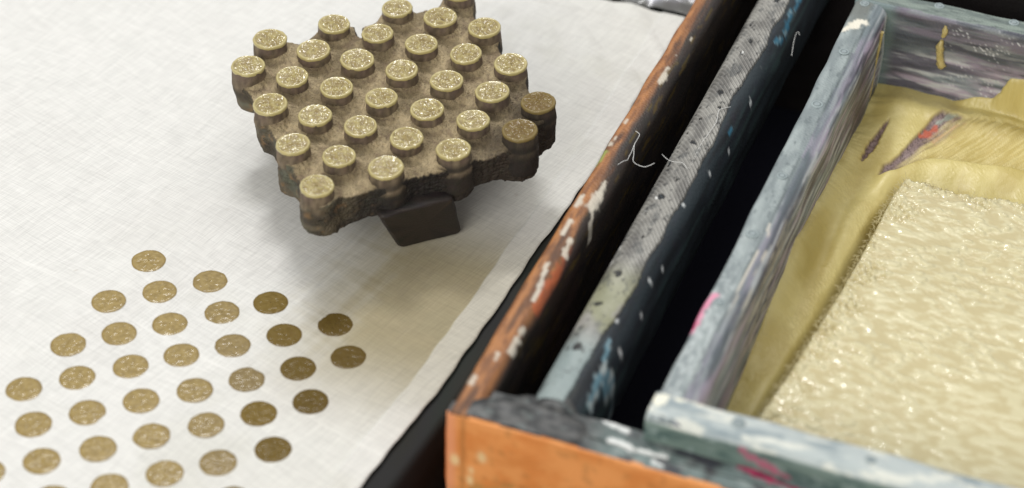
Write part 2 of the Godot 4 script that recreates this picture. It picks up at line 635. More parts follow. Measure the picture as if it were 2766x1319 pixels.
func side_paint(s: float, t: float, y: float) -> Color:
	var k := nb.get_noise_3d(s * 0.012, t * 0.2, y * 0.2)
	var k2 := nb.get_noise_3d(s * 0.1 + 20, t * 0.3, y * 0.3)
	var col := px(48, 56, 62).lerp(px(32, 35, 40), ss(-0.2, 0.3, k))
	col = col.lerp(px(66, 84, 84), 0.7 * ss(0.18, 0.4, nb.get_noise_3d(s * 0.008 + 60, t * 0.5, y * 0.4)) * ss(43, 45, t))
	col = col.lerp(px(90, 92, 84), 0.7 * ss(90, 40, s) * ss(41, 36, t) * ss(-0.1, 0.3, k2))
	for p in [[71, 39.0, 73.5, 38.6, 1.7], [60, 46, 61, 46, 0.9], [100, 44, 101, 44, 0.7], [112, 45, 113, 45, 0.5], [148, 42, 149, 42, 0.5], [176, 44, 177, 44.2, 0.6], [232, 45, 234, 44.8, 0.5], [198, 46, 199, 46, 0.5], [254, 42.5, 255, 42.5, 0.5], [84, 46, 85, 46, 0.6]]:
		col = col.lerp(px(224, 228, 228), splat(p, s, t))
	for p in [[49, 43.0, 60, 41.6, 1.1], [34, 44.6, 47, 44.5, 1.5], [26, 45.2, 34, 45.0, 1.2], [40, 46.5, 50, 46.2, 1.3]]:
		col = col.lerp(px(120, 160, 176).lerp(px(206, 216, 214), ss(-0.1, 0.3, k2)), splat(p, s, t) * 0.9)
	for p in [[276, 43.2, 284, 44.6, 0.8], [287, 44.6, 304, 42.8, 0.9], [306, 43.5, 330, 43.2, 0.7], [204, 44, 209, 43.6, 0.6], [330, 44, 350, 43, 1.0]]:
		col = col.lerp(px(60, 122, 150).lerp(px(150, 180, 190), ss(0.0, 0.4, k2)), splat(p, s, t) * 0.9)
	return col


func bar_top(t: float) -> float:   # the rounded left rail, millimetres
	var k := (t - 35.5) / 12.0
	return 20.0 + 21.0 * pow(maxf(0.0, 1.0 - pow(absf(k), 2.6)), 1.0 / 2.6)


func canvas_frame() -> void:
	var o := in_crate("canvas_frame", "dark paint-crusted wooden frame with a grey canvas strip, set inside the orange crate", "frame")
	var prof := PackedVector2Array()
	for i in 56:
		var a := PI + TAU * i / 56.0
		var cx := cos(a)
		var sy := sin(a)
		# clockwise from the left: up over the top and down
		prof.append(Vector2(35.5 + 12.0 * signf(cx) * pow(absf(cx), 2.0 / 2.6), 20.0 - 21.0 * signf(sy) * pow(absf(sy), 2.0 / 2.6)))
	part("left_rail", beam(prof, 16, 376, 1.0, true, 0.4, side_paint), mats.rail, o, "dark left rail with pale blue drips")
	part("front_rail", beam(profile(8.1, 19, -20, 39.2, 0.6, 2.5, 0.9), 11.8, 430, 1.0, false, 0.45, bar_paint), mats.rail, o, "grey-green near rail with pink and white paint")
	part("right_rail", beam(profile(405, 428, -2, 41, 6, 6, 5), 19, 376, 8, true, 0.4, side_paint), mats.rail, o)

	# the dark cloth folded over the corner
	var v := PackedVector3Array()
	var c := PackedColorArray()
	var nu := 70
	var nv := 50
	for j in nv:
		var b := float(j) / (nv - 1)
		for i in nu:
			var a := float(i) / (nu - 1)
			var t := lerpf(7.0, 52.0, a)
			var deep := 20.5 * pow(maxf(0.0, sin(PI * clampf(0.08 + 0.62 * a, 0, 1))), 0.6) + 3.0 - 7.5 * ss(0.5, 1.0, a)
			var s := 1.2 + b * deep
			var y := 40.3 + 0.5 * na.get_noise_2d(t * 0.08, s * 0.08) - 3.5 * pow(b, 5.0) - 1.0 * ss(0.9, 1.0, a)
			if t > 26:
				y = maxf(y, bar_top(t) + 0.5) if s > 15 else y
			v.append(Vector3(t, y, -s) * MM)
			var k := na.get_noise_2d(t * 0.14, s * 0.2)
			var k2 := na.get_noise_2d(t * 0.5 + 60, s * 0.5)
			var col := px(40, 42, 43).lerp(px(74, 74, 73), ss(-0.3, 0.4, k))
			col = col.lerp(px(104, 112, 110), 0.6 * ss(0.25, 0.45, nb.get_noise_2d(t * 0.1 + 9, s * 0.15)))
			c.append(col * (1.0 + 0.15 * k2))
	part("corner_cloth", grid(nu, nv, v, c, false, false, Vector3.UP), mats.canvas, o, "dark grey cloth folded over the near corner")

	# the canvas strip on the left rail
	v = PackedVector3Array()
	c = PackedColorArray()
	nu = 54
	nv = 900
	var holes := [[268, 34.3, 269, 33.8, 1.3], [257, 33.2, 259, 32.4, 0.5], [226, 33.5, 227, 32.2, 1.5], [187, 34, 188, 33, 1.1], [205, 31, 206, 30.6, 0.7], [147, 33.0, 149, 31.8, 1.5], [172, 27.8, 175, 27.6, 0.9], [304, 36, 306, 35.6, 1.5], [95, 32.6, 96.5, 32.2, 1.7], [76, 31.2, 76.6, 30, 1.5], [49, 33, 51, 32.2, 1.8], [215, 36, 216, 36, 0.6], [240, 29, 241, 29, 0.6], [195, 28, 196, 28, 0.6], [160, 35, 161, 35, 0.7], [282, 30, 283, 29.6, 0.6], [136, 30, 137, 30, 0.5], [120, 34, 121, 34, 0.6], [61, 29, 62, 29, 0.8]]
	for j in nv:
		var s := lerpf(19.0, 372.0, float(j) / (nv - 1))
		var right := 40.6 + 0.9 * na.get_noise_1d(s * 0.04) + 0.25 * na.get_noise_1d(s * 0.3 + 50) - 2.0 * ss(90, 40, s) - 1.6 * ss(205, 230, s) * ss(262, 240, s)
		var soft := ss(85, 130, s)
		for i in nu:
			var f := float(i) / (nu - 1)
			var t := lerpf(23.9, right, f)
			var rib := sin((s * 0.6 + t * 0.8) * TAU / 1.65 + 0.5 * na.get_noise_2d(s * 0.1, t * 0.1))
			var weave := sin((s * 0.8 - t * 0.6) * TAU / 1.1)
			var y := bar_top(t) + 0.75 + soft * (0.24 * rib + 0.06 * weave) + 0.18 * nb.get_noise_2d(s * 0.1, t * 0.1)
			if i == 0 or i == nu - 1:
				y -= 0.8
			var k := nb.get_noise_2d(s * 0.03, t * 0.08)
			var k2 := nb.get_noise_2d(s * 0.35, t * 0.35 + 30)
			var col := px(152, 150, 144).lerp(px(112, 110, 106), ss(-0.3, 0.4, k))
			col = col * (1.0 + soft * ((0.17 + 0.2 * k) * rib + 0.08 * weave) + 0.16 * k2)
			col = col.lerp(px(158, 160, 120), 0.55 * ss(108, 84, s) * ss(60, 74, s + 20 * k))
			col = col.lerp(px(140, 156, 156), 0.8 * ss(66, 44, s))
			col = col.lerp(px(70, 74, 76), 0.5 * ss(0.2, 0.45, nb.get_noise_2d(s * 0.06 + 300, t * 0.12)))
			col = col.lerp(px(45, 45, 46), 0.7 * ss(0.36, 0.46, nb.get_noise_2d(s * 0.2 + 700, t * 0.25)))
			for p in holes:
				var h := splat(p, s, t)
				if h > 0:
					col = col.lerp(px(24, 24, 25), h)
					y -= 0.6 * h
			for p in [[114, 26.5, 116, 26.0, 0.8], [106, 26.0, 108, 25.6, 1.0], [258, 33.6, 259, 33.0, 0.5], [146.0, 31.2, 147, 30.8, 0.8]]:
				col = col.lerp(px(226, 226, 222), splat(p, s, t))
			v.append(Vector3(t, y, -s) * MM)
			c.append(col)
	part("canvas_strip", grid(nu, nv, v, c, false, false, Vector3.UP), mats.canvas, o, "grey twill strip with dark holes and paint specks")


# ------------------------------------------------------------------ the wooden tray that holds the paste
func streaks(a: float, b: float, c: float, dark: float) -> Color:   # a: along the wall, b: down it
	var k := nb.get_noise_2d(a * 0.008, b * 0.15 + c)
	var k2 := nb.get_noise_2d(a * 0.016 + 40, b * 0.32 + c)
	var k3 := nb.get_noise_2d(a * 0.012 + 90, b * 0.13 + c)
	var col := px(138, 148, 154).lerp(px(100, 98, 112), ss(-0.3, 0.35, k))
	col = col.lerp(px(184, 170, 190), 0.85 * ss(0.02, 0.3, k3))
	col = col.lerp(px(200, 204, 206), 0.8 * ss(0.12, 0.4, k2))
	col = col.lerp(px(58, 60, 68), 0.6 * ss(0.1, 0.4, -k2 + dark))
	return col


func tray_paint(s: float, t: float, y: float) -> Color:   # the left rail
	var k := nb.get_noise_3d(s * 0.03, t * 0.14, y * 0.1)
	var k2 := nb.get_noise_3d(s * 0.12 + 30, t * 0.4, y * 0.3)
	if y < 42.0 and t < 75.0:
		return px(34, 37, 42).lerp(px(70, 80, 80), 0.3 * ss(0.1, 0.5, k))  # outer side: its shade in the gap painted into the colour
	var col := px(158, 168, 168).lerp(px(128, 138, 140), ss(-0.35, 0.3, k))
	col = col.lerp(px(198, 206, 206), 0.7 * ss(150, 60, s) * ss(-0.2, 0.3, k2))
	col = col.lerp(px(104, 106, 98), 0.7 * ss(275, 300, s + 12 * k) * ss(80, 78, t))
	col = col.lerp(px(86, 96, 100), ss(0.28, 0.45, k2) * 0.6)
	var groove := exp(-pow((t - 80.0 - 0.5 * na.get_noise_1d(s * 0.05)) / 0.55, 2.0))
	col = col.lerp(px(66, 78, 80), 0.8 * groove)
	if t > 80.4:
		var down := 49.0 - y + (t - 80.0)
		var col2 := streaks(s, down * 0.8, 0.0, 0.15 * ss(200, 290, s))
		col2 = col2.lerp(px(104, 116, 120), 0.6 * ss(6.0, 2.0, down))
		col2 = col2.lerp(px(70, 52, 60), 0.6 * ss(230, 262, s) * ss(290, 270, s) * ss(8, 14, down))
		col2 = col2.lerp(px(214, 206, 190), 0.8 * ss(0.1, 0.3, nb.get_noise_2d(s * 0.02 + 500, down * 0.5)) * ss(170, 120, s) * ss(70, 100, s))
		col2 = col2.lerp(px(214, 222, 228), 0.85 * ss(300, 303, s) * ss(4, 9, down))
		col = col2
	for p in [[282, 73, 289, 77.6, 3.0], [289, 75.8, 291, 77.5, 1.0]]:
		col = col.lerp(px(234, 228, 212), splat(p, s, t))
	for p in [[65, 71.0, 76, 71.0, 2.0], [76, 71.5, 88, 72.6, 1.8]]:
		col = col.lerp(px(222, 146, 172).lerp(px(192, 70, 112), ss(0.0, 0.35, k2) * ss(84, 70, s)), splat(p, s, t))
	return col


func near_paint(s: float, t: float, y: float) -> Color:
	var k := nb.get_noise_3d(t * 0.04, s * 0.1, y * 0.1)
	var k2 := nb.get_noise_3d(t * 0.14 + 30, s * 0.3, y * 0.2)
	var col := px(182, 191, 190).lerp(px(142, 155, 160), ss(-0.1, 0.4, k))
	col = col.lerp(px(228, 228, 216), 0.75 * ss(0.08, 0.35, nb.get_noise_2d(t * 0.05 + 60, s * 0.14)))
	col = col.lerp(px(150, 160, 172), 0.6 * ss(26.5, 29.0, s + 2 * k2))
	if s < 15.0 and y < 48.0:
		col = px(112, 130, 122).lerp(px(78, 98, 94), ss(-0.2, 0.3, k))
		col = col.lerp(px(150, 165, 160), 0.6 * ss(0.2, 0.4, k2))
		for p in [[46, 107, 44, 110, 1.8], [44, 111, 42, 118, 2.0], [41, 119, 40, 124, 1.0]]:
			col = col.lerp(px(186, 92, 120), 0.75 * splat(p, y, t))
	for p in [[24, 71.5, 29, 74, 3.2], [28.5, 74, 28.8, 90, 2.4]]:
		col = col.lerp(px(242, 240, 222), splat(p, s, t))
	return col


func back_paint(s: float, t: float, y: float) -> Color:
	var k := nb.get_noise_3d(t * 0.03, s * 0.2, y * 0.1)
	var k2 := nb.get_noise_3d(t * 0.1 + 30, s * 0.5, y * 0.3)
	var col := px(134, 146, 138).lerp(px(104, 116, 112), ss(-0.3, 0.3, k))
	col = col.lerp(px(76, 84, 84), 0.6 * ss(0.1, 0.4, k2))
	if s < 307.0:
		var down := 50.0 - y
		col = px(70, 76, 82).lerp(px(52, 56, 64), ss(-0.3, 0.3, k))
		var low := ss(15, 23, down + 6 * k)
		col = col.lerp(streaks(t * 1.3, down * 0.62, 200.0, 0.1), 0.35 + 0.65 * low)
		col = col.lerp(px(176, 160, 180), 0.55 * low * ss(115, 150, t) * ss(-0.2, 0.2, k2))
		col = col.lerp(px(226, 228, 232), 0.8 * ss(0.22, 0.5, nb.get_noise_2d(t * 0.9, down * 0.9 + 70)) * ss(0.0, 0.35, na.get_noise_2d(t * 0.06 + 30, down * 0.12)) * ss(108, 122, t))  # glints painted into the colour as whitish specks
		col = col.lerp(px(120, 140, 138), 0.7 * ss(92, 86, t))
	return col


func tray_frame() -> void:
	var o := in_crate("paste_tray", "grey weathered wooden tray with nailed rails holding the gold paste", "tray")
	# left rail: flat top, shallow bevel, then the inner face
	var prof := PackedVector2Array()
	for p in profile(71, 86, -40, 50, 2.0, 5.5, 0.9):
		prof.append(p)
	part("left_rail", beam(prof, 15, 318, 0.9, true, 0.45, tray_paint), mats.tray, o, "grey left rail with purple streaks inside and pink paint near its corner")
	part("front_rail", beam(profile(14, 29.5, -40, 50.4, 4.5, 3.0, 0.9), 70.2, 384, 0.9, false, 0.6, near_paint), mats.tray, o, "whitish near rail over a green-grey side")
	part("back_rail", beam(profile(305, 318, -40, 50.3, 2.0, 2.5, 0.7), 70.6, 384, 0.8, false, 0.45, back_paint), mats.tray, o, "dark back rail with lilac streaks inside")
	part("right_rail", beam(profile(370, 384, -40, 50, 4, 3, 3), 30, 305, 4, true, 0.4, tray_paint), mats.tray, o)
	# nail heads
	for q in [[304, 75.2, 50], [263.6, 76.6, 50], [221.4, 76.2, 50], [168.2, 76.3, 50], [127.9, 76, 50], [319.0 - 5, 140, 50.3], [314.5, 106.5, 50.3], [23.3, 102, 50.4], [84, 76, 50], [22.5, 150, 50.4]]:
		var v := PackedVector3Array()
		var c := PackedColorArray()
		var r0 := rng.randf_range(1.5, 1.9)
		var ring := [[0.05, 0.10], [0.45, 0.16], [0.72, 0.12], [0.8, -0.05], [0.92, -0.05], [1.05, 0.14], [1.3, 0.05], [1.4, -0.3]]
		for rr in ring:
			for i in 22:
				var a := TAU * i / 22.0
				v.append(Vector3(cos(a) * rr[0] * r0, rr[1] + 0.25 + 0.04 * rng.randf(), sin(a) * rr[0] * r0) * MM)
				c.append(px(120, 130, 132) if rr[0] > 0.7 and rr[0] < 1.0 else px(150, 162, 164) if rr[0] > 1.0 else px(148, 160, 162))
		var nl := part("nail_head", grid(22, ring.size(), v, c, true, false, Vector3.UP), mats.nail, o)
		nl.position = Vector3(q[1], q[2] + 0.1, -q[0]) * MM
	# the run of paste on the inside of the back rail, and the thin one on the left rail
	part("paste_drip", drip([Vector3(112, 47, -305), Vector3(112.2, 44, -304.6), Vector3(111.6, 40.8, -304.6)], [0.6, 1.3, 0.7], 4), mats.paste, o, "short gold drip on the back rail")
	part("paste_drip", drip([Vector3(111.4, 39.6, -304.7), Vector3(111.0, 36, -304.4), Vector3(111.8, 31, -304.4), Vector3(112.9, 26.5, -304.4), Vector3(112.8, 24.5, -304.6)], [0.7, 1.7, 1.5, 1.9, 0.6], 5), mats.paste, o, "long gold drip on the back rail")
	part("paste_drip", drip([Vector3(86.2, 44, -294), Vector3(86.2, 40, -293.5), Vector3(86.0, 28, -291), Vector3(86.0, 12, -288)], [1.0, 0.7, 0.45, 0.35], 6), mats.paste, o, "thin pale drip on the left rail")


func drip(path: Array, radii: Array, s: int) -> ArrayMesh:
	var v := PackedVector3Array()
	var c := PackedColorArray()
	var nu := 14
	var rows := 0
	for k in path.size() - 1:
		for q in 6:
			var f := q / 6.0
			ring_at(v, c, path[k].lerp(path[k + 1], f), lerpf(radii[k], radii[k + 1], f), nu, s)
			rows += 1
	ring_at(v, c, path[-1], 0.1, nu, s)
	return grid(nu, rows + 1, v, c, true, true)


func ring_at(v: PackedVector3Array, c: PackedColorArray, p: Vector3, r: float, nu: int, s: int) -> void:
	for i in nu:
		var a := TAU * i / nu
		var k := r * (1.0 + 0.35 * na.get_noise_3d(p.y * 0.5 + s * 9, cos(a), sin(a)))
		v.append((p + Vector3(cos(a), 0, sin(a)) * k) * MM)
		c.append(px(190, 172, 112))


# ------------------------------------------------------------------ the paste
func wall_line(s: float) -> float:   # how high the paste climbs on the left rail
	var pts := [Vector2(20, 9), Vector2(75, 9.5), Vector2(109, 15), Vector2(133, 20), Vector2(163, 26), Vector2(184, 21), Vector2(231, 15.5), Vector2(270, 9), Vector2(295, 7), Vector2(310, 7)]
	for k in pts.size() - 1:
		if s <= pts[k + 1].x:
			return lerpf(pts[k].y, pts[k + 1].y, clampf((s - pts[k].x) / (pts[k + 1].x - pts[k].x), 0, 1)) + 0.8 * nb.get_noise_1d(s * 0.12)
	return 6.0


func pad_left(s: float) -> float:
	var pts := [Vector2(20, 93), Vector2(59, 100), Vector2(92, 104), Vector2(135, 109), Vector2(168, 111), Vector2(205, 113), Vector2(222, 116), Vector2(240, 118)]
	for k in pts.size() - 1:
		if s <= pts[k + 1].x:
			return lerpf(pts[k].y, pts[k + 1].y, clampf((s - pts[k].x) / (pts[k + 1].x - pts[k].x), 0, 1))
	return 118.0


func scraped(s: float, t: float) -> float:   # 1 where the paste was scraped off the cloth bottom beyond the pad
	# between the lip near the pad and the bank by the back rail
	var low := 236.0 + 19.0 * ss(103, 124, t) + 6.0 * ss(118, 165, t) + 3.0 * ss(165, 230, t)
	var high := 246.0 + 46.0 * ss(103.5, 119, t) + 5.0 * ss(119, 150, t)
	var k := nb.get_noise_2d(s * 0.15 + 11, t * 0.15) * 1.6
	return ss(low - 0.8, low + 0.8, s + k) * (1.0 - ss(high - 2.0, high + 1.5, s + k)) * ss(102.5, 104.5, t)


func smear(s: float, t: float) -> float:   # the small scraped mark by the left rail
	var f := (s - 243.0) / 36.0
	if f < 0 or f > 1:
		return 0.0
	var mid := 94.0 + 3.6 * f
	var half := 1.7 * sin(PI * pow(f, 0.8)) + 0.6 * nb.get_noise_1d(s * 0.25)
	return 1.0 - ss(half - 0.35, half + 0.35, absf(t - mid))


func paste_height(s: float, t: float) -> float:
	var h := 10.5
	# bank along the left rail
	var up := wall_line(s)
	var near := ss(14.0, 0.0, t - 86.0)
	h = lerpf(h, up, pow(near, 1.5) * 0.95)
	# a gentle crest, then the gutter by the pad
	var edge := pad_left(s)
	h += 2.2 * exp(-pow((t - lerpf(86.0, edge, 0.55)) / 5.0, 2.0)) * ss(60, 120, s) * ss(232, 210, s)
	h -= 3.5 * ss(edge - 7.0, edge, t) * ss(236, 225, s) + 8.0 * exp(-pow((t - edge) / 3.0, 2.0)) * ss(232, 222, s)
	# bank along the back rail, higher to the right
	h = lerpf(h, 9.5, pow(ss(285.0, 305.0, s), 2.0))
	var climb := 5.0 * ss(120, 132, t) + 13.0 * ss(136, 146, t + 2.0 * nb.get_noise_2d(t * 0.2, s * 0.2)) + 5.0 * ss(146, 160, t)
	h += climb * ss(301.5, 304.8, s + 0.5 * nb.get_noise_2d(t * 0.4, s * 0.4))
	h += 1.6 * exp(-pow((s - 291.0) / 7.0, 2.0))
	# lip in front of the scraped part
	var low := 236.0 + 19.0 * ss(103, 124, t) + 6.0 * ss(118, 165, t) + 3.0 * ss(165, 230, t)
	h += 3.2 * ss(low - 20.0, low - 4.0, s) * (1.0 - ss(low - 2.0, low + 1.2, s)) * ss(101, 108, t)
	var sc := scraped(s, t)
	h -= sc * 1.5
	h += sc * 0.45 * na.get_noise_2d((s * 0.89 + t * 0.45) * 0.05, (s * 0.45 - t * 0.89) * 0.8)
	h -= smear(s, t) * 1.6
	# unevenness
	h += 0.7 * na.get_noise_2d(s * 0.03, t * 0.06) + 0.22 * nb.get_noise_2d(s * 0.12, t * 0.12)
	var rough := ss(0.1, 0.4, na.get_noise_2d(s * 0.018 + 3.0, t * 0.09 + 20.0))
	h += 0.5 * rough * absf(nb.get_noise_2d(s * 0.5, t * 0.5))
	return h


func paste_bed() -> void:
	var o := in_crate("paste_bed", "smooth beige-gold paste spread over the bottom and sides of the tray", "paste")
	var ts := PackedFloat32Array()
	var t := 85.9
	while t < 370.5:
		ts.append(t)
		t += 0.55 if t < 178 else 4.0
	var nu := ts.size()
	var nv := 440
	var v := PackedVector3Array()
	var c := PackedColorArray()
	v.resize(nu * nv)
	c.resize(nu * nv)
	for j in nv:
		var s := lerpf(29.0, 305.4, float(j) / (nv - 1))
		for i in nu:
			var tt := ts[i]
			v[j * nu + i] = Vector3(tt, paste_height(s, tt), -s) * MM
			var k := nb.get_noise_2d(s * 0.02, tt * 0.05)
			var col := px(215, 199, 130).lerp(px(197, 178, 106), ss(-0.3, 0.4, k))
			var sc := scraped(s, tt)
			if sc > 0.0:
				var d1 := (s * 0.89 + tt * 0.45)
				var d2 := (s * 0.45 - tt * 0.89)
				var stk := nb.get_noise_2d(d1 * 0.03, d2 * 0.6)
				var under := px(200, 180, 110).lerp(px(216, 199, 134), ss(-0.2, 0.3, stk))
				var bare := ss(11.0, 2.0, tt - 103.0 - (s - 240.0) * 0.33 + 3 * k + 4.0 * stk)
				under = under.lerp(px(140, 118, 116).lerp(px(96, 78, 76), ss(0.0, 0.3, nb.get_noise_2d(d1 * 0.4, d2 * 0.8))), bare)
				under = under.lerp(px(196, 92, 62), 0.85 * splat([273, 114, 281, 118, 2.0], s, tt))
				under = under.lerp(px(190, 140, 104), 0.6 * splat([272, 120, 286, 130, 3.0], s, tt) * ss(-0.1, 0.2, stk))
				under = under.lerp(px(150, 156, 142), 0.9 * splat([285, 119, 292, 124, 1.6], s, tt))
				col = col.lerp(under, sc)
			var sm := smear(s, tt)
			if sm > 0.0:
				col = col.lerp(px(136, 112, 108).lerp(px(98, 76, 70), ss(-0.1, 0.3, nb.get_noise_2d(s * 0.4, tt * 0.4))), sm)
			c[j * nu + i] = col
	part("paste_layer", grid(nu, nv, v, c, false, false, Vector3.UP), mats.paste, o)


# ------------------------------------------------------------------ the soaked felt pad
func felt_pad() -> void:
	var o := in_crate("felt_pad", "rough felt pad soaked with wet glistening gold paste, lying in the tray", "pad")
	var rows := 470
	var v := PackedVector3Array()
	var c := PackedColorArray()
	var us := PackedFloat32Array()
	var u := 0.0
	while u < 265.0:
		us.append(u)
		u += 0.5 if u < 90 else 4.0
	var nu := us.size()
	v.resize(nu * rows)
	c.resize(nu * rows)
	for j in rows:
		var s := lerpf(29.2, 221.0, float(j) / (rows - 1))
		for i in nu:
			var d := us[i]
			var t := pad_left(s) + d
			var back := 221.0 + 1.5 * na.get_noise_1d(t * 0.06) - s
			var ed := minf(d, back)
			var rag := nb.get_noise_2d(s * 0.35, t * 0.35)
			var rise := ss(-0.3, 3.2, ed + 1.1 * rag)
			var y := lerpf(2.0, 25.5, pow(rise, 0.7))
			# ridges combed by the blocks pressed on it, mostly across
			var wet := na.get_noise_2d(t * 0.09 + s * 0.02, s * 0.18) * 0.8 + na.get_noise_2d(t * 0.19 + 7, s * 0.36) * 0.38
			var small := na.get_noise_2d(t * 0.42 + 70, s * 0.6)
			# pools where the paste lies smooth, towards the near right
			var calm := clampf(ss(0.0, 0.55, na.get_noise_2d(s * 0.016 + 9, t * 0.016 + 4)) * 0.7 + 0.75 * ss(150, 60, s) * ss(122, 165, t), 0.0, 0.92)
			var crest := ss(0.2, 0.6, wet)
			y += (1.0 - calm) * (0.78 * crest + 0.17 * wet + 0.15 * small * ss(-0.3, 0.4, na.get_noise_2d(t * 0.05 + 90, s * 0.06))) * ss(1.0, 6.0, ed)
			y += 0.03 * small
			y += 0.9 * na.get_noise_2d(s * 0.022, t * 0.022)
			var felt := ss(15.0, 3.0, ed + 9.0 * na.get_noise_2d(s * 0.05, t * 0.05))
			y += 1.5 * felt * nb.get_noise_2d(s * 0.36, t * 0.36)
			v[j * nu + i] = Vector3(t + 1.8 * rag * ss(5, 0, d), y, -s - 1.8 * rag * ss(4, 0, back)) * MM
			var col := px(216, 207, 168).lerp(px(202, 189, 146), ss(-0.25, 0.4, -wet + 0.3 * rag))
			col = col.lerp(px(176, 160, 104), 0.5 * felt * ss(-0.2, 0.3, rag))
			# crevice shade along the pad edge, painted into the colour of the flank
			col = col.lerp(px(98, 80, 42), 0.9 * (1.0 - ss(0.45, 0.93, rise)))
			c[j * nu + i] = col
	part("pad_body", grid(nu, rows, v, c, false, false, Vector3.UP), mats.wet, o)
	# loose felt fibres along its edges: nobody could count them
	var fv := PackedVector3Array()
	var fn := PackedVector3Array()
	var fc := PackedColorArray()
	var fi := PackedInt32Array()
	for k in 700:
		var s := rng.randf_range(40, 221)
		var d := absf(rng.randfn(0.0, 1.6))
		var t := pad_left(s) + d
		if k % 3 == 0:
			t = pad_left(220.0) + rng.randf_range(0, 75)
			s = 221.0 - d
		var p := Vector3(t, 25.0 - 6.0 * ss(3.0, 0.0, d), -s)
		var dir := Vector3(rng.randf_range(-1.0, 0.4), rng.randf_range(-0.2, 0.9), rng.randf_range(-0.8, 0.6)).normalized()
		if k % 3 == 0:
			dir = Vector3(rng.randf_range(-0.7, 0.7), rng.randf_range(0.0, 0.9), rng.randf_range(-1.0, 0.1)).normalized()
		var bend := Vector3(rng.randf_range(-1, 1), rng.randf_range(-1, 0.4), rng.randf_range(-1, 1)) * 0.5
		var l := rng.randf_range(0.8, 3.2)
		tube(fv, fn, fc, fi, [p, p + dir * l * 0.5, p + (dir + bend).normalized() * l], 0.09, px(208, 196, 150))
	var f := part("felt_fibres", to_mesh(fv, fn, fc, fi), mats.canvas, o)
	f.set_meta("kind", "stuff")


func tube(v: PackedVector3Array, n: PackedVector3Array, c: PackedColorArray, ix: PackedInt32Array, path: Array, r: float, col: Color) -> void:
	var first := v.size()
	for k in path.size():
		var d: Vector3 = (path[mini(k + 1, path.size() - 1)] - path[maxi(k - 1, 0)]).normalized()
		var a := d.cross(Vector3.UP if absf(d.y) < 0.9 else Vector3.RIGHT).normalized()
		var b := d.cross(a)
		for i in 5:
			var w := TAU * i / 5.0
			var q := a * cos(w) + b * sin(w)
			v.append((path[k] + q * r) * MM)
			n.append(q)
			c.append(col)
	for k in path.size() - 1:
		for i in 5:
			var p := first + k * 5 + i
			var q := first + k * 5 + (i + 1) % 5
			ix.append_array([p, p + 5, q, q, p + 5, q + 5])


# ------------------------------------------------------------------ the printing block
const L := 20.8
var pins: Array[Vector2] = []


func outline(x: float, z: float, poly: PackedVector2Array) -> float:
	var p := Vector2(x, z)
	var best := 1e9
	for k in poly.size():
		var a := poly[k]
		var d := poly[(k + 1) % poly.size()] - a
		best = minf(best, p.distance_squared_to(a + d * clampf((p - a).dot(d) / d.length_squared(), 0, 1)))
	best = sqrt(best)
	if Geometry2D.is_point_in_polygon(p, poly):
		best = -best
	best -= 3.0
	if best > 14.0:
		return best
	for q in poly:
		var d := p.distance_to(q) - 7.0
		var h := maxf(5.0 - absf(best - d), 0.0) / 5.0
		best = minf(best, d) - h * h * 5.0 * 0.25
	return best


func smax(a: float, b: float, k: float) -> float:
	var h := maxf(k - absf(a - b), 0.0) / k
	return maxf(a, b) + h * h * k * 0.25


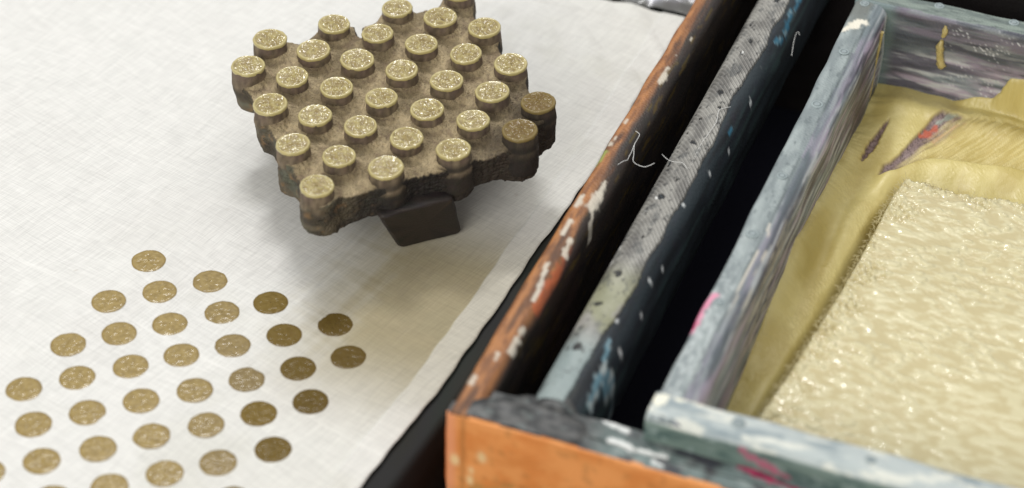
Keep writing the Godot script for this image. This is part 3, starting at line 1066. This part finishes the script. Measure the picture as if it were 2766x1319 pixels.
func printing_block() -> void:
	for k in 8:
		for i in 4:
			pins.append(Vector2(k / 2 + i, (k + 1) / 2 - i) * L)
	var poly := PackedVector2Array()
	for q in [[0, 0], [1, -1], [2, -2], [3, -3], [4, -2], [5, -1], [6, 0], [6, 1], [5, 2], [4, 3], [3, 4], [2, 3], [1, 2], [0, 1]]:
		poly.append(Vector2(q[0], q[1]) * L)
	var o := base("printing_block", "carved brown wooden printing block with gold-tipped round pegs, lying face up on the cloth", "printing block")
	var y := Vector3(-0.02992, 0.9991, 0.03012).normalized()
	var z := Vector3(-0.0075054, -0.00080913, 0.0193818)
	z = (z - y * z.dot(y)).normalized()
	o.transform = Transform3D(Basis(y.cross(z).normalized(), y, z), Vector3(-0.10667, 0.04797, -0.07855))
	part("body", block_body(poly), mats.block, o)
	for k in pins.size():
		var pn := part("peg", pin_mesh(k, poly.has(pins[k])), mats.pin, o)
		pn.position = Vector3(pins[k].x, 0, pins[k].y) * MM
		pn.position.y = rng.randf_range(-0.4, 0.2) * MM
		pn.rotation = Vector3(rng.randf_range(-0.04, 0.04), 0, rng.randf_range(-0.04, 0.04))
		var wide := rng.randf_range(0.95, 1.04)
		pn.scale = Vector3(wide, 1, wide * rng.randf_range(0.97, 1.03))
		part("paste_cap", cap_mesh(k), mats.dark_cap if pins[k].x > 5.8 * L else mats.cap, pn)
	# the handle under the block, four corners below and above found from its near end
	var inv := o.transform.affine_inverse()
	var lo0 := Vector3(-0.0469, 0.0003, 0.0053)
	var lo1 := Vector3(-0.0210, 0.0003, -0.0057)
	var hi0 := Vector3(-0.0540, 0.0300, 0.0222)
	var hi1 := Vector3(-0.0240, 0.0300, 0.0075)
	var back := Vector3(-0.021, 0, -0.056)
	var hv := PackedVector3Array()
	var hc := PackedColorArray()
	var quad: Array[Vector3] = [lo0, hi0, hi1, lo1]
	var mid := (lo0 + lo1 + hi0 + hi1) * 0.25
	var stops := [[0.0, 0.90], [0.006, 0.95], [0.018, 0.985], [0.04, 1.0]]
	for k in 24:
		stops.append([0.06 + 0.94 * k / 23.0, 1.0])
	for st in stops:
		var f: float = st[0]
		for q in 4:
			# rounded corner, then the side to the next one
			var p0: Vector3 = quad[q]
			var pa := (quad[(q + 3) % 4] - p0).normalized() * 0.0022
			var pb := (quad[(q + 1) % 4] - p0).normalized() * 0.0022
			var p1: Vector3 = quad[(q + 1) % 4]
			var side: Array[Vector3] = [p0 + pa, p0 + (pa + pb) * 0.28, p0 + pb]
			for i in range(1, 7):
				side.append((p0 + pb).lerp(p1 - pb, i / 7.0))
			for w in side:
				var p: Vector3 = mid + (w - mid) * float(st[1]) + back * f
				p += Vector3(1, 0.3, 1) * 0.0005 * nb.get_noise_3d(p.x * 120, p.y * 300, p.z * 120)
				p.y = maxf(p.y, 0.0003)
				hv.append(inv * p)
				var col := px(48, 41, 37).lerp(px(31, 27, 26), ss(-0.3, 0.4, nb.get_noise_3d(p.x * 90, p.y * 420, p.z * 90)))
				hc.append(col.lerp(px(80, 68, 56), 0.5 * ss(0.25, 0.5, nb.get_noise_3d(p.x * 260, p.y * 260, p.z * 260 + 9))))
	part("handle", grid(36, stops.size(), hv, hc, true, true), mats.handle, o)


func block_body(poly: PackedVector2Array) -> ArrayMesh:
	var cell := 1.1
	var x0 := -13.0
	var z0 := -76.0
	var y0 := -28.0
	var nx := int(152.0 / cell)
	var nz := int(174.0 / cell)
	var ny := int(26.0 / cell)
	var field := PackedFloat32Array()
	field.resize(nx * ny * nz)
	field.fill(9.0)
	var top := PackedFloat32Array()
	for iz in nz:
		for ix in nx:
			var x := x0 + ix * cell
			var z := z0 + iz * cell
			var d2 := outline(x, z, poly)
			var h := -8.0 + 0.8 * nb.get_noise_2d(x * 0.07, z * 0.07)
			if d2 < 8.0:
				for q in pins:
					var r := Vector2(x, z).distance_to(q)
					if r < 16.0:
						h += 2.8 * exp(-maxf(0.0, r - 7.2) / 2.2)
						if r < 5.0:
							h = -2.6
			# the split in the back edge
			var a := Vector2(1.12, -1.75) * L
			var b := Vector2(1.62, -1.05) * L
			var e := b - a
			var f := clampf((Vector2(x, z) - a).dot(e) / e.length_squared(), 0, 1)
			var cr := Vector2(x, z).distance_to(a + e * f)
			h -= 9.0 * ss(1.6, 0.3, cr) * ss(1.0, 0.6, f)
			if d2 > 4.0:
				continue
			for iy in ny:
				var y := y0 + iy * cell
				var side := d2 + (0.26 * maxf(0.0, -y - 9.0)) * ss(40.0, 90.0, 100.0 - (x + z) * 0.7071)
				var d := smax(side, y - h, 1.2)
				d = smax(d, -23.0 - y + 1.4 * na.get_noise_2d(x * 0.03, z * 0.03), 3.0)
				if absf(d) < 3.0:
					d += lerpf(0.25, 1.0, ss(-5.0, -9.0, y)) * (1.0 * nb.get_noise_3d(x * 0.08, y * 0.16, z * 0.08) + 0.5 * nb.get_noise_3d(x * 0.35, y * 0.35, z * 0.35))
				field[(iz * ny + iy) * nx + ix] = d
	# surface nets
	var id := PackedInt32Array()
	id.resize(nx * ny * nz)
	id.fill(-1)
	var v := PackedVector3Array()
	var nrm := PackedVector3Array()
	var c := PackedColorArray()
	var ixs := PackedInt32Array()
	var sx := 1
	var sy := nx
	var sz := nx * ny
	for iz in nz - 1:
		for iy in ny - 1:
			for ix in nx - 1:
				var k := (iz * ny + iy) * nx + ix
				var f0 := field[k]
				if f0 > 2.9 or f0 < -2.9:
					continue
				var f1 := field[k + sx]
				var f2 := field[k + sy]
				var f3 := field[k + sx + sy]
				var f4 := field[k + sz]
				var f5 := field[k + sz + sx]
				var f6 := field[k + sz + sy]
				var f7 := field[k + sz + sx + sy]
				var m := int(f0 < 0) + int(f1 < 0) + int(f2 < 0) + int(f3 < 0) + int(f4 < 0) + int(f5 < 0) + int(f6 < 0) + int(f7 < 0)
				if m == 0 or m == 8:
					continue
				var g := Vector3(f1 + f3 + f5 + f7 - f0 - f2 - f4 - f6, f2 + f3 + f6 + f7 - f0 - f1 - f4 - f5, f4 + f5 + f6 + f7 - f0 - f1 - f2 - f3) * 0.25 / cell
				var mean := (f0 + f1 + f2 + f3 + f4 + f5 + f6 + f7) * 0.125
				var off := g * (-mean / maxf(g.length_squared(), 0.05))
				off = off.clamp(Vector3.ONE * -cell * 0.5, Vector3.ONE * cell * 0.5)
				var p := Vector3(x0 + (ix + 0.5) * cell, y0 + (iy + 0.5) * cell, z0 + (iz + 0.5) * cell) + off
				id[k] = v.size()
				v.append(p * MM)
				nrm.append(g.normalized())
				c.append(block_paint(p, g.normalized()))
	for iz in range(1, nz - 1):
		for iy in range(1, ny - 1):
			for ix in range(1, nx - 1):
				var k := (iz * ny + iy) * nx + ix
				var f0 := field[k]
				if f0 > 2.9 or f0 < -2.9:
					continue
				for ax in 3:
					var st: int = [sx, sy, sz][ax]
					var f1 := field[k + st]
					if (f0 < 0) == (f1 < 0):
						continue
					var u: int = [sy, sz, sx][ax]
					var w: int = [sz, sx, sy][ax]
					var a := id[k]
					var b := id[k - u]
					var d := id[k - u - w]
					var e := id[k - w]
					if a < 0 or b < 0 or d < 0 or e < 0:
						continue
					if f0 < 0:
						ixs.append_array([a, d, b, a, e, d])
					else:
						ixs.append_array([a, b, d, a, d, e])
	return to_mesh(v, nrm, c, ixs)


func block_paint(p: Vector3, n: Vector3) -> Color:
	var k := nb.get_noise_3d(p.x * 0.06, p.y * 0.1, p.z * 0.06)
	var k2 := nb.get_noise_3d(p.x * 0.4, p.y * 0.4, p.z * 0.4)
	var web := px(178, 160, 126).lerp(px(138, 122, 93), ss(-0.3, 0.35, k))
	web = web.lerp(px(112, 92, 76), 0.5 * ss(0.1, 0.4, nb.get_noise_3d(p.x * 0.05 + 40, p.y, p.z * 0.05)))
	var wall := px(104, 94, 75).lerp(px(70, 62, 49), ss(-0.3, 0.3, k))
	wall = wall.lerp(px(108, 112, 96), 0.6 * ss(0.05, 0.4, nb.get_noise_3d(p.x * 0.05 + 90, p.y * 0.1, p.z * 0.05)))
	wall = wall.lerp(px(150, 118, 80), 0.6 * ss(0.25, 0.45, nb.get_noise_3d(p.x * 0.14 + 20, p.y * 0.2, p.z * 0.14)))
	# the front, darker towards its right end
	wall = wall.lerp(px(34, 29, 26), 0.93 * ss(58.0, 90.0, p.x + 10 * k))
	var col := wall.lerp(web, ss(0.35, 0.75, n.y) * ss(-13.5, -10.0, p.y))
	col = col.lerp(px(58, 48, 38), 0.75 * ss(96.0, 122.0, p.x + 6 * k))
	return col * (1.0 + 0.4 * k2)


func pin_mesh(k: int, outer: bool) -> ArrayMesh:   # an outer peg runs on down the side of the block as a flute
	var v := PackedVector3Array()
	var c := PackedColorArray()
	var off := k * 17.3
	var dark := ss(5.2 * L, 6.3 * L, pins[k].x)
	var low := -21.5 if outer else -11.0
	var rows := 18 if outer else 10
	var front := pins[k].x + pins[k].y > 6.9 * L
	var inward := (Vector2(3.0, 0.5) * L - pins[k]).normalized() * (0.03 if front else 0.2)
	for j in rows:
		var f := float(j) / (rows - 1)
		var y := lerpf(low, -0.9, f)
		var g0 := clampf((y + 11.0) / 10.1, 0.0, 1.0)
		var shift := inward * maxf(0.0, -y - 8.0)
		for i in 34:
			var a := TAU * i / 34.0
			var r := lerpf(7.7, 6.9, pow(g0, 0.7)) + 0.25 * na.get_noise_3d(cos(a) * 1.3 + off, sin(a) * 1.3, y * 0.15) + 0.22 * na.get_noise_3d(cos(a) * 7 + off, sin(a) * 7, y * 0.12)
			r += 0.35 * nb.get_noise_3d(cos(a) * 2.5 + off, sin(a) * 2.5, y * 0.25) * ss(-8.0, -11.0, y)
			r -= 2.6 * pow(ss(-18.0, -21.5, y), 2.0)
			v.append(Vector3(cos(a) * r + shift.x, y, sin(a) * r + shift.y) * MM)
			var g := nb.get_noise_3d(cos(a) * 5 + off, sin(a) * 5, y * 0.12)
			var col := px(132, 116, 94).lerp(px(90, 78, 62), ss(-0.3, 0.35, g))
			col = col.lerp(px(108, 88, 82), 0.5 * ss(0.45, 0.85, g0) * ss(-0.2, 0.2, na.get_noise_2d(a + off, 1.0)))
			var q := Vector3(pins[k].x + cos(a) * 7.0, y, pins[k].y + sin(a) * 7.0)
			if y < -8.0:
				col = col.lerp(block_paint(q, Vector3(cos(a), 0, sin(a))), ss(-8.0, -11.0, y))
			elif outer:
				col = col.lerp(px(36, 31, 27), 0.85 * ss(64.0, 96.0, q.x) * ss(100.0, 110.0, q.x + q.z + 12.0 * sin(a)) * ss(-3.0, -6.0, y))
			col = col.lerp(px(38, 32, 27), 0.9 * dark)
			c.append(col)
	return grid(34, rows, v, c, true, true)


func cap_mesh(k: int) -> ArrayMesh:
	var v := PackedVector3Array()
	var c := PackedColorArray()
	var off := k * 23.9 + 400.0
	var nu := 52
	var nv := 24
	var dark := ss(5.4 * L, 6.2 * L, pins[k].x)
	var amp := rng.randf_range(0.75, 1.15)
	for j in nv:
		var f := float(j) / (nv - 1)
		for i in nu:
			var a := TAU * i / nu
			var edge := 7.15 + 0.12 * na.get_noise_2d(cos(a) * 2 + off, sin(a) * 2) + 0.1 * na.get_noise_2d(cos(a) * 8 + off, sin(a) * 8)
			var r := edge * minf(f / 0.9, 1.0)
			var x := cos(a) * r
			var z := sin(a) * r
			var top := 1.0 - ss(0.70, 0.86, f)
			var lump := 0.75 * na.get_noise_2d(x * 0.36 + off, z * 0.36) + 0.45 * na.get_noise_2d(x * 0.8 + off, z * 0.8 + 5.0)
			var y := -0.35 + amp * 0.62 * lump * top + 0.35 * exp(-pow((f - 0.83) / 0.05, 2.0))
			if f > 0.9:
				y -= (f - 0.9) * (9.0 + 2.0 * na.get_noise_2d(cos(a) * 2.2 + off, sin(a) * 2.2 + 7.0)) + 0.15
				x *= 1.0 + 0.1 * (0.95 - f)
				z *= 1.0 + 0.1 * (0.95 - f)
			v.append(Vector3(x, y, z) * MM)
			var g := nb.get_noise_2d(x * 0.2 + off, z * 0.2)
			var col := px(168, 152, 94).lerp(px(146, 127, 75), ss(-0.3, 0.35, g))
			col = col.lerp(px(126, 106, 62), 0.55 * ss(-0.05, -0.5, lump) * top)
			col = col.lerp(px(190, 176, 118), 0.8 * ss(0.72, 0.82, f))
			col = col.lerp(px(92, 68, 30), 0.85 * dark)
			c.append(col)
	return grid(nu, nv, v, c, true, false, Vector3.UP)


# ------------------------------------------------------------------ loose threads
func threads() -> void:
	var sets := [
		["curled white thread caught between the crate's rim and the canvas strip", [[50.5, 41, -26], [52.0, 41.5, -23.1], [51, 41, -20], [49.8, 40.5, -17.1], [49.4, 40, -11], [49.1, 40, -6.2], [51.5, 39.5, -4.2], [54.2, 39.5, -3.5], [57.7, 40.5, -4.7]], 0.12],
		["short white thread hanging over the crate's rim", [[49.6, 39.8, -17.5], [48.6, 40, -13], [47.6, 40.5, -9.5], [46.6, 40.6, -6.4], [45.0, 41, -5.0], [42.5, 41, -2.4]], 0.12],
		["long pale thread lying across the grey canvas strip", [[60.9, 42, -8.8], [62.0, 42.6, -6], [63.7, 42.6, -3.9], [66.5, 42.6, -3.0], [68.9, 42.6, -2.6], [70.2, 42.2, -0.6], [71.2, 41.6, 0.1], [74.0, 41.5, -7], [77.3, 41.8, -16.7], [80.8, 42.0, -24], [84.3, 42.2, -31.7], [85.2, 42.6, -36], [86, 42.6, -40], [88.6, 42, -42.5], [91.2, 41.5, -44.1]], 0.1],
		["short hooked thread on the dark side of the frame rail", [[127.4, 30, -117], [127.0, 30.6, -118.4], [126.2, 30.8, -117.6], [125.5, 30.4, -116.1], [124.3, 30, -111], [122.5, 30, -100.1]], 0.12]]
	for t in sets:
		var path := []
		var pts: Array = t[1]
		for k in pts.size() - 1:
			var a := Vector3(pts[maxi(k - 1, 0)][0], pts[maxi(k - 1, 0)][1], pts[maxi(k - 1, 0)][2])
			var b := Vector3(pts[k][0], pts[k][1], pts[k][2])
			var c := Vector3(pts[k + 1][0], pts[k + 1][1], pts[k + 1][2])
			var d := Vector3(pts[mini(k + 2, pts.size() - 1)][0], pts[mini(k + 2, pts.size() - 1)][1], pts[mini(k + 2, pts.size() - 1)][2])
			for q in 5:
				path.append(b.cubic_interpolate(c, a, d, q / 5.0))
		path.append(Vector3(pts[-1][0], pts[-1][1], pts[-1][2]))
		var v := PackedVector3Array()
		var n := PackedVector3Array()
		var cc := PackedColorArray()
		var ix := PackedInt32Array()
		tube(v, n, cc, ix, path, t[2], Color.WHITE)
		var o := part("thread", to_mesh(v, n, cc, ix), mats.thread, self)
		o.set_meta("label", t[0])
		o.set_meta("category", "thread")
